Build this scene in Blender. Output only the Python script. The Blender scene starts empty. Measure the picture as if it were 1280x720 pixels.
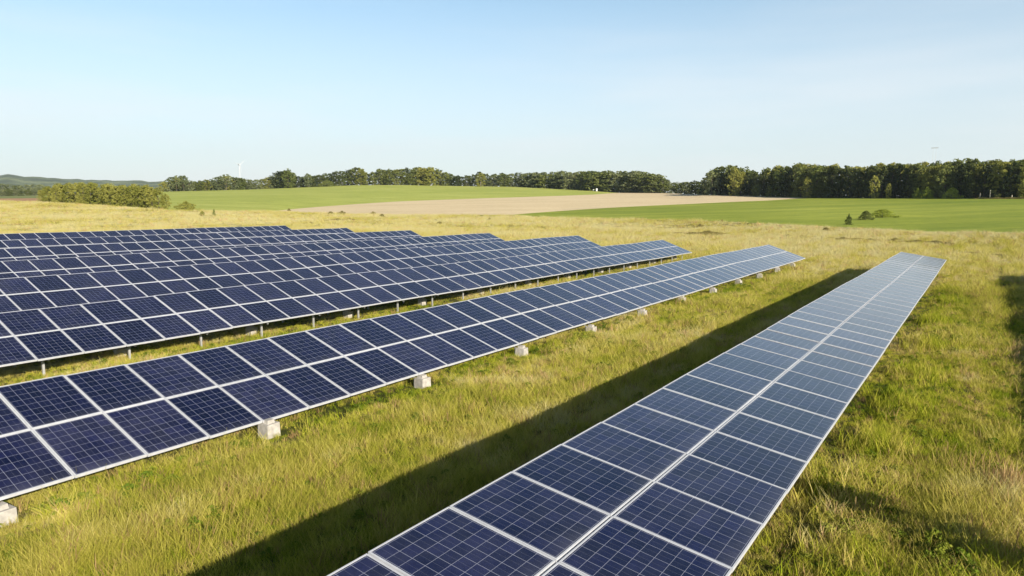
import bpy, math, random
import numpy as np
from mathutils import Matrix, Vector, Euler

R = math.radians
SC = bpy.context.scene
COL = SC.collection

# ------------------------------------------------------------------ camera
F = 870.0                 # focal length in pixels of a 1280 wide frame
PITCH = 0.11938           # camera looks down by this
CAMZ = 4.1
cam_d = bpy.data.cameras.new("camera")
cam_d.sensor_width = 36.0
cam_d.lens = F * 36.0 / 1280.0
cam_d.clip_start = 0.1
cam_d.clip_end = 20000.0
cam = bpy.data.objects.new("camera", cam_d)
COL.objects.link(cam)
cam.location = (0, 0, CAMZ)
cam.rotation_euler = (math.pi / 2 - PITCH, 0, 0)
SC.camera = cam

# ------------------------------------------------------------------ light
SUN_EL = R(20.8)
SUN_AZ = R(146.0)         # clockwise from +Y
EXPO = 1.0
world = bpy.data.worlds.new("World")
SC.world = world
world.use_nodes = True
wn = world.node_tree
wn.nodes.clear()
w_out = wn.nodes.new("ShaderNodeOutputWorld")
w_bg = wn.nodes.new("ShaderNodeBackground")
w_sky = wn.nodes.new("ShaderNodeTexSky")
w_sky.sky_type = 'NISHITA'
w_sky.sun_disc = False
w_sky.sun_elevation = SUN_EL
w_sky.sun_rotation = SUN_AZ
w_sky.altitude = 100
w_sky.air_density = 1.0
w_sky.dust_density = 0.9
w_sky.ozone_density = 0.8
SKY_STRENGTH = 0.092
w_bg.inputs["Strength"].default_value = SKY_STRENGTH
# thin cirrus veil: a real sky feature, mixed in by direction
w_tc = wn.nodes.new("ShaderNodeTexCoord")
w_map = wn.nodes.new("ShaderNodeMapping")
w_map.inputs["Scale"].default_value = (1.2, 1.2, 9.0)
w_map.inputs["Rotation"].default_value = (0, R(6), 0)
w_noise = wn.nodes.new("ShaderNodeTexNoise")
w_noise.inputs["Scale"].default_value = 2.2
w_noise.inputs["Detail"].default_value = 5
w_noise.inputs["Roughness"].default_value = 0.5
w_ramp = wn.nodes.new("ShaderNodeValToRGB")
w_ramp.color_ramp.elements[0].position = 0.43
w_ramp.color_ramp.elements[0].color = (0, 0, 0, 1)
w_ramp.color_ramp.elements[1].position = 0.66
w_ramp.color_ramp.elements[1].color = (1, 1, 1, 1)
w_sep = wn.nodes.new("ShaderNodeSeparateXYZ")
w_band = wn.nodes.new("ShaderNodeValToRGB")      # only low in the sky
cr = w_band.color_ramp
cr.elements[0].position = 0.0; cr.elements[0].color = (1, 1, 1, 1)
cr.elements[1].position = 0.30; cr.elements[1].color = (0, 0, 0, 1)
e = cr.elements.new(0.13); e.color = (.75, .75, .75, 1)
w_mul = wn.nodes.new("ShaderNodeMath"); w_mul.operation = 'MULTIPLY'
w_mul2 = wn.nodes.new("ShaderNodeMath"); w_mul2.operation = 'MULTIPLY'
w_mul2.inputs[1].default_value = 0.42
w_mix = wn.nodes.new("ShaderNodeMixRGB")
w_mix.inputs["Color2"].default_value = (5.4, 5.5, 5.6, 1)
# overall pale summer haze towards the horizon
w_hz = wn.nodes.new("ShaderNodeValToRGB")
cr = w_hz.color_ramp
cr.elements[0].position = 0.0; cr.elements[0].color = (.8, .8, .8, 1)
cr.elements[1].position = 0.50; cr.elements[1].color = (0.0, 0.0, 0.0, 1)
e = cr.elements.new(0.12); e.color = (.62, .62, .62, 1)
e = cr.elements.new(0.27); e.color = (.26, .26, .26, 1)
w_mixh = wn.nodes.new("ShaderNodeMixRGB")
w_mixh.inputs["Color2"].default_value = (4.9, 5.15, 5.45, 1)
L = wn.links.new
L(w_tc.outputs["Generated"], w_map.inputs["Vector"])
L(w_map.outputs["Vector"], w_noise.inputs["Vector"])
L(w_noise.outputs["Fac"], w_ramp.inputs["Fac"])
L(w_tc.outputs["Generated"], w_sep.inputs["Vector"])
L(w_sep.outputs["Z"], w_band.inputs["Fac"])
L(w_sep.outputs["Z"], w_hz.inputs["Fac"])
L(w_ramp.outputs["Color"], w_mul.inputs[0])
L(w_band.outputs["Color"], w_mul.inputs[1])
L(w_mul.outputs[0], w_mul2.inputs[0])
w_tint = wn.nodes.new("ShaderNodeMixRGB"); w_tint.blend_type = 'MULTIPLY'; w_tint.inputs["Fac"].default_value = 1
w_grad = wn.nodes.new("ShaderNodeValToRGB")     # clear cyan sky, deep towards the zenith
cr = w_grad.color_ramp
cr.elements[0].position = 0.0; cr.elements[0].color = (.88, .98, 1.0, 1)
cr.elements[1].position = 0.9; cr.elements[1].color = (.28, .38, .46, 1)
e = cr.elements.new(0.26); e.color = (.62, .90, .98, 1)
e = cr.elements.new(0.5); e.color = (.40, .54, .62, 1)
L(w_sep.outputs["Z"], w_grad.inputs["Fac"])
L(w_sky.outputs["Color"], w_tint.inputs["Color1"])
L(w_grad.outputs["Color"], w_tint.inputs["Color2"])
L(w_tint.outputs["Color"], w_mixh.inputs["Color1"])
L(w_hz.outputs["Color"], w_mixh.inputs["Fac"])
L(w_mixh.outputs["Color"], w_mix.inputs["Color1"])
L(w_mul2.outputs[0], w_mix.inputs["Fac"])
L(w_mix.outputs["Color"], w_bg.inputs["Color"])
L(w_bg.outputs["Background"], w_out.inputs["Surface"])

sun_d = bpy.data.lights.new("sun", 'SUN')
sun_d.energy = 5.0
sun_d.angle = R(0.53)
sun_d.color = (1.0, 0.90, 0.74)
sun = bpy.data.objects.new("sun", sun_d)
COL.objects.link(sun)
sdir = Vector((math.sin(SUN_AZ) * math.cos(SUN_EL), math.cos(SUN_AZ) * math.cos(SUN_EL), math.sin(SUN_EL)))
sun.rotation_euler = sdir.to_track_quat('Z', 'Y').to_euler()
sun.location = sdir * 60

SC.view_settings.view_transform = 'Standard'
SC.view_settings.look = 'None'
SC.view_settings.exposure = EXPO
SC.view_settings.gamma = 1.0
SC.render.engine = 'CYCLES'
SC.cycles.max_bounces = 7
SC.cycles.transparent_max_bounces = 8
SC.cycles.volume_bounces = 0

# ------------------------------------------------------------------ helpers
def tag(o, label=None, cat=None, group=None, kind=None):
    if label: o["label"] = label
    if cat: o["category"] = cat
    if group: o["group"] = group
    if kind: o["kind"] = kind
    return o

def empty(name, loc=(0, 0, 0), rz=0.0):
    o = bpy.data.objects.new(name, None)
    o.empty_display_size = 0.2
    COL.objects.link(o)
    o.location = loc
    o.rotation_euler = (0, 0, rz)
    return o

def mesh_np(name, V, faces, mat=None, uv=None, smooth=False):
    """V (n,3); faces = list of (m,k) int arrays"""
    me = bpy.data.meshes.new(name)
    V = np.asarray(V, dtype=np.float32)
    me.vertices.add(len(V)); me.vertices.foreach_set("co", V.ravel())
    if not isinstance(faces, (list, tuple)): faces = [faces]
    faces = [np.asarray(f, dtype=np.int32) for f in faces if len(f)]
    nl = sum(f.size for f in faces); nf = sum(len(f) for f in faces)
    me.loops.add(nl); me.polygons.add(nf)
    me.loops.foreach_set("vertex_index", np.concatenate([f.ravel() for f in faces]))
    tot = np.concatenate([np.full(len(f), f.shape[1], dtype=np.int32) for f in faces])
    st = np.concatenate([[0], np.cumsum(tot)[:-1]]).astype(np.int32)
    me.polygons.foreach_set("loop_start", st)
    me.polygons.foreach_set("use_smooth", np.full(nf, bool(smooth)))
    if uv is not None:
        l = me.uv_layers.new(name="UVMap")
        l.data.foreach_set("uv", np.asarray(uv, dtype=np.float32).ravel())
    me.update(calc_edges=True)
    me.validate()
    if mat: me.materials.append(mat)
    return me

def obj(name, me, parent=None, loc=(0, 0, 0), rot=(0, 0, 0), scale=None):
    o = bpy.data.objects.new(name, me)
    COL.objects.link(o)
    o.location = loc
    o.rotation_euler = rot
    if scale: o.scale = scale
    if parent: o.parent = parent
    return o

BOXF = np.array([[0, 3, 2, 1], [4, 5, 6, 7], [0, 1, 5, 4], [1, 2, 6, 5], [2, 3, 7, 6], [3, 0, 4, 7]])
class MB:
    def __init__(s): s.v = []; s.f = []; s.n = 0
    def add(s, V, Fc):
        s.v.append(np.asarray(V, float)); s.f.append(np.asarray(Fc) + s.n); s.n += len(V)
    def box(s, x0, x1, y0, y1, z0, z1, taper=0.0):
        t = taper
        s.add([[x0, y0, z0], [x1, y0, z0], [x1, y1, z0], [x0, y1, z0],
               [x0 + t, y0 + t, z1], [x1 - t, y0 + t, z1], [x1 - t, y1 - t, z1], [x0 + t, y1 - t, z1]], BOXF)
    def bar(s, a, b, w, h=None):
        a = np.array(a, float); b = np.array(b, float); h = h or w
        d = b - a; d /= np.linalg.norm(d)
        up = np.array([0, 0, 1.]) if abs(d[2]) < .95 else np.array([1., 0, 0])
        x = np.cross(d, up); x /= np.linalg.norm(x); y = np.cross(x, d)
        V = [p + sx * x * w / 2 + sy * y * h / 2 for p in (a, b) for sx, sy in ((-1, -1), (1, -1), (1, 1), (-1, 1))]
        s.add(V, BOXF)
    def tube(s, pts, rad, n=7):
        P = np.array(pts, float); k = len(P)
        rings = []
        for i in range(k):
            d = P[min(i + 1, k - 1)] - P[max(i - 1, 0)]; d /= np.linalg.norm(d)
            up = np.array([0, 1., 0]) if abs(d[1]) < .9 else np.array([1., 0, 0])
            x = np.cross(d, up); x /= np.linalg.norm(x); y = np.cross(x, d)
            a = np.linspace(0, 2 * np.pi, n, endpoint=False)
            rings.append(P[i] + rad[i] * (np.outer(np.cos(a), x) + np.outer(np.sin(a), y)))
        V = np.concatenate(rings)
        Fc = [[i * n + j, i * n + (j + 1) % n, (i + 1) * n + (j + 1) % n, (i + 1) * n + j] for i in range(k - 1) for j in range(n)]
        s.add(V, Fc)
    def mesh(s, name, mat, smooth=False):
        return mesh_np(name, np.concatenate(s.v), [np.concatenate(s.f)], mat, smooth=smooth)

def pix_dir(x, y):
    u = (x - 640.0) / F; v = -(y - 360.0) / F
    return np.array([u, math.cos(PITCH) + v * math.sin(PITCH), -math.sin(PITCH) + v * math.cos(PITCH)])
def pix_az(x, y=256.0):
    d = pix_dir(x, y); return math.atan2(d[0], d[1])
def pix_z(x, y, r):
    d = pix_dir(x, y); return CAMZ + d[2] / math.hypot(d[0], d[1]) * r

# ------------------------------------------------------------------ materials
def new_mat(name):
    m = bpy.data.materials.new(name); m.use_nodes = True
    nt = m.node_tree; nt.nodes.clear()
    out = nt.nodes.new("ShaderNodeOutputMaterial")
    b = nt.nodes.new("ShaderNodeBsdfPrincipled")
    nt.links.new(b.outputs[0], out.inputs["Surface"])
    return m, nt, b, out

def noise(nt, scale, vec=None, detail=4, rough=0.55, mapscale=None, rot=None):
    n = nt.nodes.new("ShaderNodeTexNoise")
    n.inputs["Scale"].default_value = scale; n.inputs["Detail"].default_value = detail
    n.inputs["Roughness"].default_value = rough
    if vec is not None:
        if mapscale or rot:
            if rot:
                mp = nt.nodes.new("ShaderNodeMapping"); mp.inputs["Rotation"].default_value = rot
                nt.links.new(vec, mp.inputs["Vector"]); vec = mp.outputs["Vector"]
            if mapscale:
                mp = nt.nodes.new("ShaderNodeMapping"); mp.inputs["Scale"].default_value = mapscale
                nt.links.new(vec, mp.inputs["Vector"]); vec = mp.outputs["Vector"]
        nt.links.new(vec, n.inputs["Vector"])
    return n.outputs["Fac"]

def ramp(nt, fac, stops):
    r = nt.nodes.new("ShaderNodeValToRGB")
    els = r.color_ramp.elements
    els[0].position, els[0].color = stops[0][0], (*stops[0][1], 1)
    els[1].position, els[1].color = stops[-1][0], (*stops[-1][1], 1)
    for p, c in stops[1:-1]:
        e = els.new(p); e.color = (*c, 1)
    nt.links.new(fac, r.inputs["Fac"])
    return r.outputs["Color"]

def mix(nt, fac, a, b, mode='MIX'):
    m = nt.nodes.new("ShaderNodeMixRGB"); m.blend_type = mode
    for key, val in (("Fac", fac), ("Color1", a), ("Color2", b)):
        if isinstance(val, (int, float)): m.inputs[key].default_value = val
        elif isinstance(val, tuple): m.inputs[key].default_value = (*val, 1)
        else: nt.links.new(val, m.inputs[key])
    return m.outputs["Color"]

def math_n(nt, op, a, b=0.0):
    m = nt.nodes.new("ShaderNodeMath"); m.operation = op
    for i, val in enumerate((a, b)):
        if isinstance(val, (int, float)): m.inputs[i].default_value = val
        else: nt.links.new(val, m.inputs[i])
    return m.outputs[0]

def bump(nt, b, height, strength=0.5, dist=0.05):
    n = nt.nodes.new("ShaderNodeBump")
    n.inputs["Strength"].default_value = strength; n.inputs["Distance"].default_value = dist
    nt.links.new(height, n.inputs["Height"]); nt.links.new(n.outputs[0], b.inputs["Normal"])

def geo_pos(nt):
    return nt.nodes.new("ShaderNodeNewGeometry").outputs["Position"]

YAW = 0.5932877           # the rows run towards this azimuth
ROWROT = math.pi / 2 - YAW

# colours (albedo)
STRAW = (0.52, 0.41, 0.17)
STRAW2 = (0.40, 0.30, 0.12)
GREEN = (0.13, 0.19, 0.028)
GREEN2 = (0.23, 0.26, 0.045)
OLIVE = (0.31, 0.29, 0.07)

def meadow_color(nt, pos):
    """large scale patches shared by the ground and by the grass standing on it"""
    big = noise(nt, 0.055, pos, 3, 0.55, mapscale=(1.0, 1.0, 0.0), rot=(0, 0, 0))
    lane = noise(nt, 0.75, pos, 4, 0.6, mapscale=(1.0, 0.12, 0.0), rot=(0, 0, YAW))   # mower lanes along the rows
    sm = noise(nt, 0.6, pos, 4, 0.65, mapscale=(1, 1, 0))
    a = math_n(nt, 'MULTIPLY', big, 0.34)
    b2 = math_n(nt, 'MULTIPLY', lane, 0.30)
    c = math_n(nt, 'MULTIPLY', sm, 0.27)
    bands_ = noise(nt, 0.30, pos, 4, 0.6, mapscale=(0.16, 1.0, 0.0))
    s = math_n(nt, 'ADD', math_n(nt, 'ADD', math_n(nt, 'ADD', a, b2), c), math_n(nt, 'MULTIPLY', bands_, 0.16))
    # drier with distance from the rows (the meadow was left to ripen there)
    vl = nt.nodes.new("ShaderNodeVectorMath"); vl.operation = 'LENGTH'
    mp = nt.nodes.new("ShaderNodeMapping"); mp.inputs["Scale"].default_value = (1, 1, 0)
    nt.links.new(pos, mp.inputs["Vector"]); nt.links.new(mp.outputs[0], vl.inputs[0])
    mr = nt.nodes.new("ShaderNodeMapRange"); mr.interpolation_type = 'SMOOTHSTEP'
    mr.inputs["From Min"].default_value = 30; mr.inputs["From Max"].default_value = 85
    mr.inputs["To Min"].default_value = 0; mr.inputs["To Max"].default_value = 0.19
    nt.links.new(vl.outputs["Value"], mr.inputs["Value"])
    s = math_n(nt, 'ADD', math_n(nt, 'MULTIPLY', s, 2.35), -0.785)
    return math_n(nt, 'ADD', s, mr.outputs[0])

M = {}
# meadow ground
m, nt, b, out = new_mat("meadow_soil_and_thatch")
pos = geo_pos(nt)
s = meadow_color(nt, pos)
col = ramp(nt, s, [(0.38, (0.055, 0.065, 0.015)), (0.52, (0.11, 0.10, 0.03)), (0.62, (0.28, 0.24, 0.09)), (0.74, (0.47, 0.42, 0.22))])
fine = noise(nt, 6.0, pos, 6, 0.7, mapscale=(1, 1, 1))
col = mix(nt, 0.55, col, ramp(nt, fine, [(0.3, (0.25, 0.25, 0.22)), (0.7, (0.72, 0.72, 0.70))]), 'OVERLAY')
strk = noise(nt, 0.6, pos, 5, 0.65, mapscale=(0.22, 1.0, 0.0))
col = mix(nt, 0.35, col, ramp(nt, strk, [(0.35, (0.30, 0.31, 0.25)), (0.65, (0.66, 0.62, 0.58))]), 'OVERLAY')
nt.links.new(col, b.inputs["Base Color"]); b.inputs["Roughness"].default_value = 0.95
b.inputs["Specular IOR Level"].default_value = 0.1
bump(nt, b, fine, 0.8, 0.12)
M["meadow"] = m

def field_mat(name, c1, c2, c3, lanes_rot, lane_scale=0.12, fs=2.0, mott=1.0):
    m, nt, b, out = new_mat(name)
    pos = geo_pos(nt)
    n1 = noise(nt, 0.02, pos, 4, 0.6, mapscale=(1, 1, 0))
    n2 = noise(nt, lane_scale, pos, 3, 0.5, mapscale=(1.0, 0.04, 0.0), rot=(0, 0, lanes_rot))
    n3 = noise(nt, fs, pos, 6, 0.7, mapscale=(.35, 1, 1))
    f = math_n(nt, 'ADD', math_n(nt, 'MULTIPLY', n1, 0.5), math_n(nt, 'MULTIPLY', n2, 0.5))
    col = ramp(nt, f, [(0.36, c1), (0.5, c2), (0.64, c3)])
    col = mix(nt, 0.45, col, ramp(nt, n3, [(0.3, (0.28, 0.30, 0.3)), (0.7, (0.72, 0.70, 0.7))]), 'OVERLAY')
    n4 = noise(nt, 0.22, pos, 5, 0.7, mapscale=(.3, 1, 0))
    col = mix(nt, 0.40 * mott, col, ramp(nt, n4, [(0.35, (0.30, 0.36, 0.3)), (0.65, (0.70, 0.64, 0.66))]), 'OVERLAY')
    nt.links.new(col, b.inputs["Base Color"]); b.inputs["Roughness"].default_value = 0.95
    b.inputs["Specular IOR Level"].default_value = 0.1
    bump(nt, b, n3, 0.6, 0.15)
    return m
M["stubble"] = field_mat("ripe_stubble_field", (0.55, 0.44, 0.27), (0.60, 0.48, 0.30), (0.64, 0.52, 0.33), R(60), mott=.25)
M["green_far"] = field_mat("pale_green_crop", (0.28, 0.32, 0.065), (0.33, 0.36, 0.08), (0.38, 0.40, 0.105), R(78))
M["green_near"] = field_mat("green_crop", (0.17, 0.22, 0.028), (0.23, 0.27, 0.036), (0.31, 0.34, 0.055), R(82))
M["brown"] = field_mat("ploughed_soil", (0.30, 0.17, 0.09), (0.36, 0.21, 0.12), (0.42, 0.28, 0.16), R(-80))
M["far"] = field_mat("far_ground", (0.12, 0.15, 0.05), (0.18, 0.20, 0.07), (0.25, 0.25, 0.10), R(-80))

# hills covered in forest
m, nt, b, out = new_mat("wooded_hill")
pos = geo_pos(nt)
n = noise(nt, 0.012, pos, 8, 0.75)
col = ramp(nt, n, [(0.38, (0.04, 0.055, 0.03)), (0.52, (0.10, 0.125, 0.055)), (0.64, (0.22, 0.24, 0.11))])
nt.links.new(col, b.inputs["Base Color"]); b.inputs["Roughness"].default_value = 1
bump(nt, b, n, 1.0, 8.0)
M["hill"] = m

# photovoltaic glass: 6 x 8 blue polycrystalline cells under glass
m, nt, b, out = new_mat("solar_cells")
uvn = nt.nodes.new("ShaderNodeUVMap"); uvn.uv_map = "UVMap"
sep = nt.nodes.new("ShaderNodeSeparateXYZ"); nt.links.new(uvn.outputs[0], sep.inputs[0])
def line(axis, width):
    fr = math_n(nt, 'FRACT', sep.outputs[axis])
    d = math_n(nt, 'ABSOLUTE', math_n(nt, 'SUBTRACT', fr, 0.5))
    return math_n(nt, 'GREATER_THAN', d, 0.5 - width)
g = math_n(nt, 'MAXIMUM', line(0, 0.015), line(1, 0.014))
# bus bars: two hair lines per cell along the long side
fr3 = math_n(nt, 'FRACT', math_n(nt, 'ADD', math_n(nt, 'MULTIPLY', sep.outputs[0], 2.0), 0.5))
bb = math_n(nt, 'LESS_THAN', math_n(nt, 'ABSOLUTE', math_n(nt, 'SUBTRACT', fr3, 0.5)), 0.018)
obi = nt.nodes.new("ShaderNodeObjectInfo")
fl = nt.nodes.new("ShaderNodeVectorMath"); fl.operation = 'FLOOR'; nt.links.new(uvn.outputs[0], fl.inputs[0])
ad = nt.nodes.new("ShaderNodeVectorMath"); ad.operation = 'ADD'
nt.links.new(fl.outputs[0], ad.inputs[0]); nt.links.new(obi.outputs["Location"], ad.inputs[1])
wnz = nt.nodes.new("ShaderNodeTexWhiteNoise"); nt.links.new(ad.outputs[0], wnz.inputs["Vector"])
cell = ramp(nt, wnz.outputs["Value"], [(0.0, (0.0035, 0.0045, 0.021)), (1.0, (0.008, 0.0095, 0.040))])
tcn = nt.nodes.new("ShaderNodeTexCoord")
vor = nt.nodes.new("ShaderNodeTexVoronoi"); vor.inputs["Scale"].default_value = 38
nt.links.new(tcn.outputs["Object"], vor.inputs["Vector"])
grain = ramp(nt, vor.outputs["Color"], [(0.0, (0.40, 0.40, 0.42)), (1.0, (0.62, 0.62, 0.64))])
cell = mix(nt, 0.8, cell, grain, 'OVERLAY')
tintm = ramp(nt, obi.outputs["Random"], [(0.0, (0.68, 0.70, 0.74)), (0.5, (1.0, 1.0, 1.0)), (1.0, (1.35, 1.28, 1.25))])
cell = mix(nt, 1.0, cell, tintm, 'MULTIPLY')
cell = mix(nt, math_n(nt, 'MULTIPLY', bb, 0.18), cell, (0.30, 0.31, 0.36))
cell = mix(nt, g, cell, (0.22, 0.23, 0.29))
# a film of dust, heavier towards the lower edge
dust = noise(nt, 2.2, geo_pos(nt), 5, 0.6)
dustf = ramp(nt, dust, [(0.35, (0.0, 0.0, 0.0)), (0.8, (0.08, 0.08, 0.08))])
edge = math_n(nt, 'POWER', math_n(nt, 'SUBTRACT', 1.0, math_n(nt, 'MINIMUM', math_n(nt, 'MULTIPLY', math_n(nt, 'ADD', sep.outputs[1], .1), 0.5), 1.0)), 2.0)
dusty = math_n(nt, 'ADD', math_n(nt, 'MULTIPLY', dustf, math_n(nt, 'MULTIPLY', obi.outputs["Random"], 0.8)), math_n(nt, 'MULTIPLY', math_n(nt, 'MULTIPLY', edge, dust), 0.10))
cell = mix(nt, dusty, cell, (0.38, 0.38, 0.40))
nt.links.new(cell, b.inputs["Base Color"])
b.inputs["Roughness"].default_value = 0.10
rr = ramp(nt, noise(nt, 5.0, tcn.outputs["Object"], 4, 0.6), [(0.3, (0.08, 0.08, 0.08)), (0.7, (0.17, 0.17, 0.17))])
nt.links.new(rr, b.inputs["Roughness"])
b.inputs["IOR"].default_value = 1.65
bump(nt, b, noise(nt, 3.0, tcn.outputs["Object"], 2, 0.5), 0.05, 0.02)
M["cells"] = m

def simple(name, col, rough=0.5, metal=0.0, var=0.12, scale=8.0, bstr=0.0):
    m, nt, b, out = new_mat(name)
    tc = nt.nodes.new("ShaderNodeTexCoord")
    n = noise(nt, scale, tc.outputs["Object"], 5, 0.6)
    lo = tuple(c * (1 - var) for c in col); hi = tuple(min(1, c * (1 + var)) for c in col)
    nt.links.new(ramp(nt, n, [(0.3, lo), (0.7, hi)]), b.inputs["Base Color"])
    b.inputs["Roughness"].default_value = rough; b.inputs["Metallic"].default_value = metal
    if bstr: bump(nt, b, n, bstr, 0.01)
    return m
M["alu"] = simple("anodised_aluminium", (0.54, 0.55, 0.585), 0.45, 0.25, 0.10)
M["rail"] = simple("aluminium_rail", (0.42, 0.43, 0.46), 0.5, 0.3, 0.25, 14.0)
M["back"] = simple("panel_backsheet", (0.55, 0.55, 0.55), 0.7, 0, 0.03)
M["steel"] = simple("galvanised_steel", (0.42, 0.42, 0.42), 0.5, 0.5, 0.15)
M["concrete"] = simple("weathered_concrete", (0.33, 0.31, 0.285), 0.9, 0, 0.30, 9.0, 0.5)
M["pole"] = simple("pale_painted_steel", (0.50, 0.51, 0.53), 0.5, 0, 0.04)
M["wood"] = simple("sun_bleached_wood", (0.55, 0.48, 0.38), 0.9, 0, 0.15)
M["bark"] = simple("tree_bark", (0.10, 0.08, 0.06), 0.95, 0, 0.25, 4.0, 0.6)
M["birch"] = simple("pale_birch_bark", (0.22, 0.20, 0.17), 0.9, 0, 0.35, 3.0, 0.3)

def leaf_mat(name, c1, c2, trans=0.3, pos_scale=0.6, attr=False):
    m = bpy.data.materials.new(name); m.use_nodes = True
    nt = m.node_tree; nt.nodes.clear()
    out = nt.nodes.new("ShaderNodeOutputMaterial")
    pos = geo_pos(nt)
    n = noise(nt, pos_scale, pos, 3, 0.6)
    oi = nt.nodes.new("ShaderNodeObjectInfo")
    f = math_n(nt, 'ADD', math_n(nt, 'MULTIPLY', n, 0.7), math_n(nt, 'MULTIPLY', oi.outputs["Random"], 0.3))
    col = ramp(nt, f, [(0.35, c1), (0.7, c2)])
    d = nt.nodes.new("ShaderNodeBsdfDiffuse"); t = nt.nodes.new("ShaderNodeBsdfTranslucent")
    ms = nt.nodes.new("ShaderNodeMixShader"); ms.inputs[0].default_value = trans
    nt.links.new(col, d.inputs[0]); nt.links.new(col, t.inputs[0])
    nt.links.new(d.outputs[0], ms.inputs[1]); nt.links.new(t.outputs[0], ms.inputs[2])
    nt.links.new(ms.outputs[0], out.inputs["Surface"])
    return m
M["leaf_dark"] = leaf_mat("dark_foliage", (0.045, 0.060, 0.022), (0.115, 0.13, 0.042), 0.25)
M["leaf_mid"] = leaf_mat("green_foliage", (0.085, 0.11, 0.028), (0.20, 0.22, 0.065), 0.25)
M["leaf_olive"] = leaf_mat("olive_foliage", (0.16, 0.17, 0.035), (0.31, 0.30, 0.075), 0.25)
M["leaf_yellow"] = leaf_mat("yellow_green_foliage", (0.20, 0.21, 0.045), (0.38, 0.36, 0.09), 0.3)
M["leaf_grey"] = leaf_mat("grey_green_foliage", (0.12, 0.145, 0.065), (0.24, 0.26, 0.12), 0.25)
M["leaf_bright"] = leaf_mat("fresh_green_foliage", (0.22, 0.27, 0.04), (0.38, 0.42, 0.075), 0.35)
M["sedge"] = leaf_mat("dark_sedge", (0.15, 0.13, 0.045), (0.32, 0.27, 0.10), 0.2, 1.5)

def grass_mat(name, stops, trans=0.35, bias=0.0):
    """colour follows the same patches as the ground, varied per tuft"""
    m = bpy.data.materials.new(name); m.use_nodes = True
    nt = m.node_tree; nt.nodes.clear()
    out = nt.nodes.new("ShaderNodeOutputMaterial")
    pos = geo_pos(nt)
    s = meadow_color(nt, pos)
    oi = nt.nodes.new("ShaderNodeObjectInfo")
    r = math_n(nt, 'MULTIPLY', math_n(nt, 'SUBTRACT', oi.outputs["Random"], 0.5), 0.26)
    s = math_n(nt, 'ADD', math_n(nt, 'ADD', s, r), bias)
    col = ramp(nt, s, stops)
    d = nt.nodes.new("ShaderNodeBsdfDiffuse"); t = nt.nodes.new("ShaderNodeBsdfTranslucent")
    ms = nt.nodes.new("ShaderNodeMixShader"); ms.inputs[0].default_value = trans
    nt.links.new(col, d.inputs[0]); nt.links.new(col, t.inputs[0])
    nt.links.new(d.outputs[0], ms.inputs[1]); nt.links.new(t.outputs[0], ms.inputs[2])
    nt.links.new(ms.outputs[0], out.inputs["Surface"])
    return m
GSTOPS = [(0.29, (0.14, 0.20, 0.012)), (0.40, (0.28, 0.31, 0.022)), (0.51, (0.43, 0.40, 0.062)), (0.60, (0.47, 0.38, 0.11)), (0.70, (0.50, 0.45, 0.20))]
M["grass"] = grass_mat("meadow_grass_blades", GSTOPS, 0.22)
M["straw"] = grass_mat("dry_grass_stalks", [(0.36, (0.34, 0.32, 0.05)), (0.54, (0.50, 0.43, 0.11)), (0.72, (0.52, 0.47, 0.24))], 0.25)
M["weed"] = grass_mat("meadow_weed_leaves", [(0.36, (0.11, 0.17, 0.02)), (0.55, (0.22, 0.25, 0.035)), (0.70, (0.30, 0.30, 0.07))], 0.3)
M["rust"] = grass_mat("rusty_seed_heads", [(0.36, (0.24, 0.17, 0.07)), (0.55, (0.36, 0.24, 0.11)), (0.70, (0.48, 0.33, 0.18))], 0.2)

# ------------------------------------------------------------------ terrain
def curve(tab):
    """tab: list of (photo column, photo row, distance) -> azimuth, distance, height arrays"""
    az = np.array([pix_az(x) for x, y, r in tab])
    return az, np.array([r for x, y, r in tab], float), np.array([pix_z(x, y, r) for x, y, r in tab])
B_ = curve([(-500, 253, 240), (0, 251, 230), (60, 252.5, 205), (140, 257.5, 175), (212, 262.5, 155), (340, 264.3, 165), (445, 267.5, 160),
            (545, 268.7, 155), (640, 269.5, 150), (700, 271.9, 142), (860, 275, 125), (960, 279.5, 112), (1160, 289.5, 100), (1280, 291, 97), (1800, 291, 97)])
T1_ = curve([(-500, 253, 240), (0, 251, 230), (60, 252.5, 205), (140, 257.5, 175), (212, 262.5, 155), (340, 264.3, 165), (445, 267.5, 160),
             (545, 268.7, 155), (640, 268.5, 156), (700, 263.8, 185), (768, 259.4, 205), (860, 255, 235), (960, 250.6, 265), (1012, 247.3, 284.5),
             (1080, 247.7, 265), (1280, 248.2, 235), (1800, 249, 220)])
T2_ = curve([(-500, 253, 240), (0, 251, 230), (60, 252.5, 205), (140, 257.5, 175), (212, 262.5, 155), (340, 264.2, 165.5), (372, 260.8, 200),
             (420, 257, 235), (495, 252, 275), (640, 246.8, 330), (700, 244.8, 350), (742, 243.2, 375), (772, 241.0, 425), (832, 241.5, 400),
             (880, 243.6, 330), (1012, 247.3, 284.5), (1080, 247.7, 265), (1280, 248.2, 235), (1800, 249, 220)])
D_ = curve([(-500, 247, 500), (0, 246.5, 480), (130, 242, 480), (212, 239.5, 480), (320, 236.7, 490), (445, 231.5, 500), (500, 231.2, 500),
            (640, 233.5, 480), (740, 238.6, 440), (772, 241.0, 425), (832, 241.5, 400), (880, 243.6, 330), (1012, 247.3, 284.5), (1080, 247.7, 265),
            (1280, 248.2, 235), (1800, 249, 220)])
def cv(c, th):
    return np.interp(th, c[0], c[1]), np.interp(th, c[0], c[2])

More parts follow.
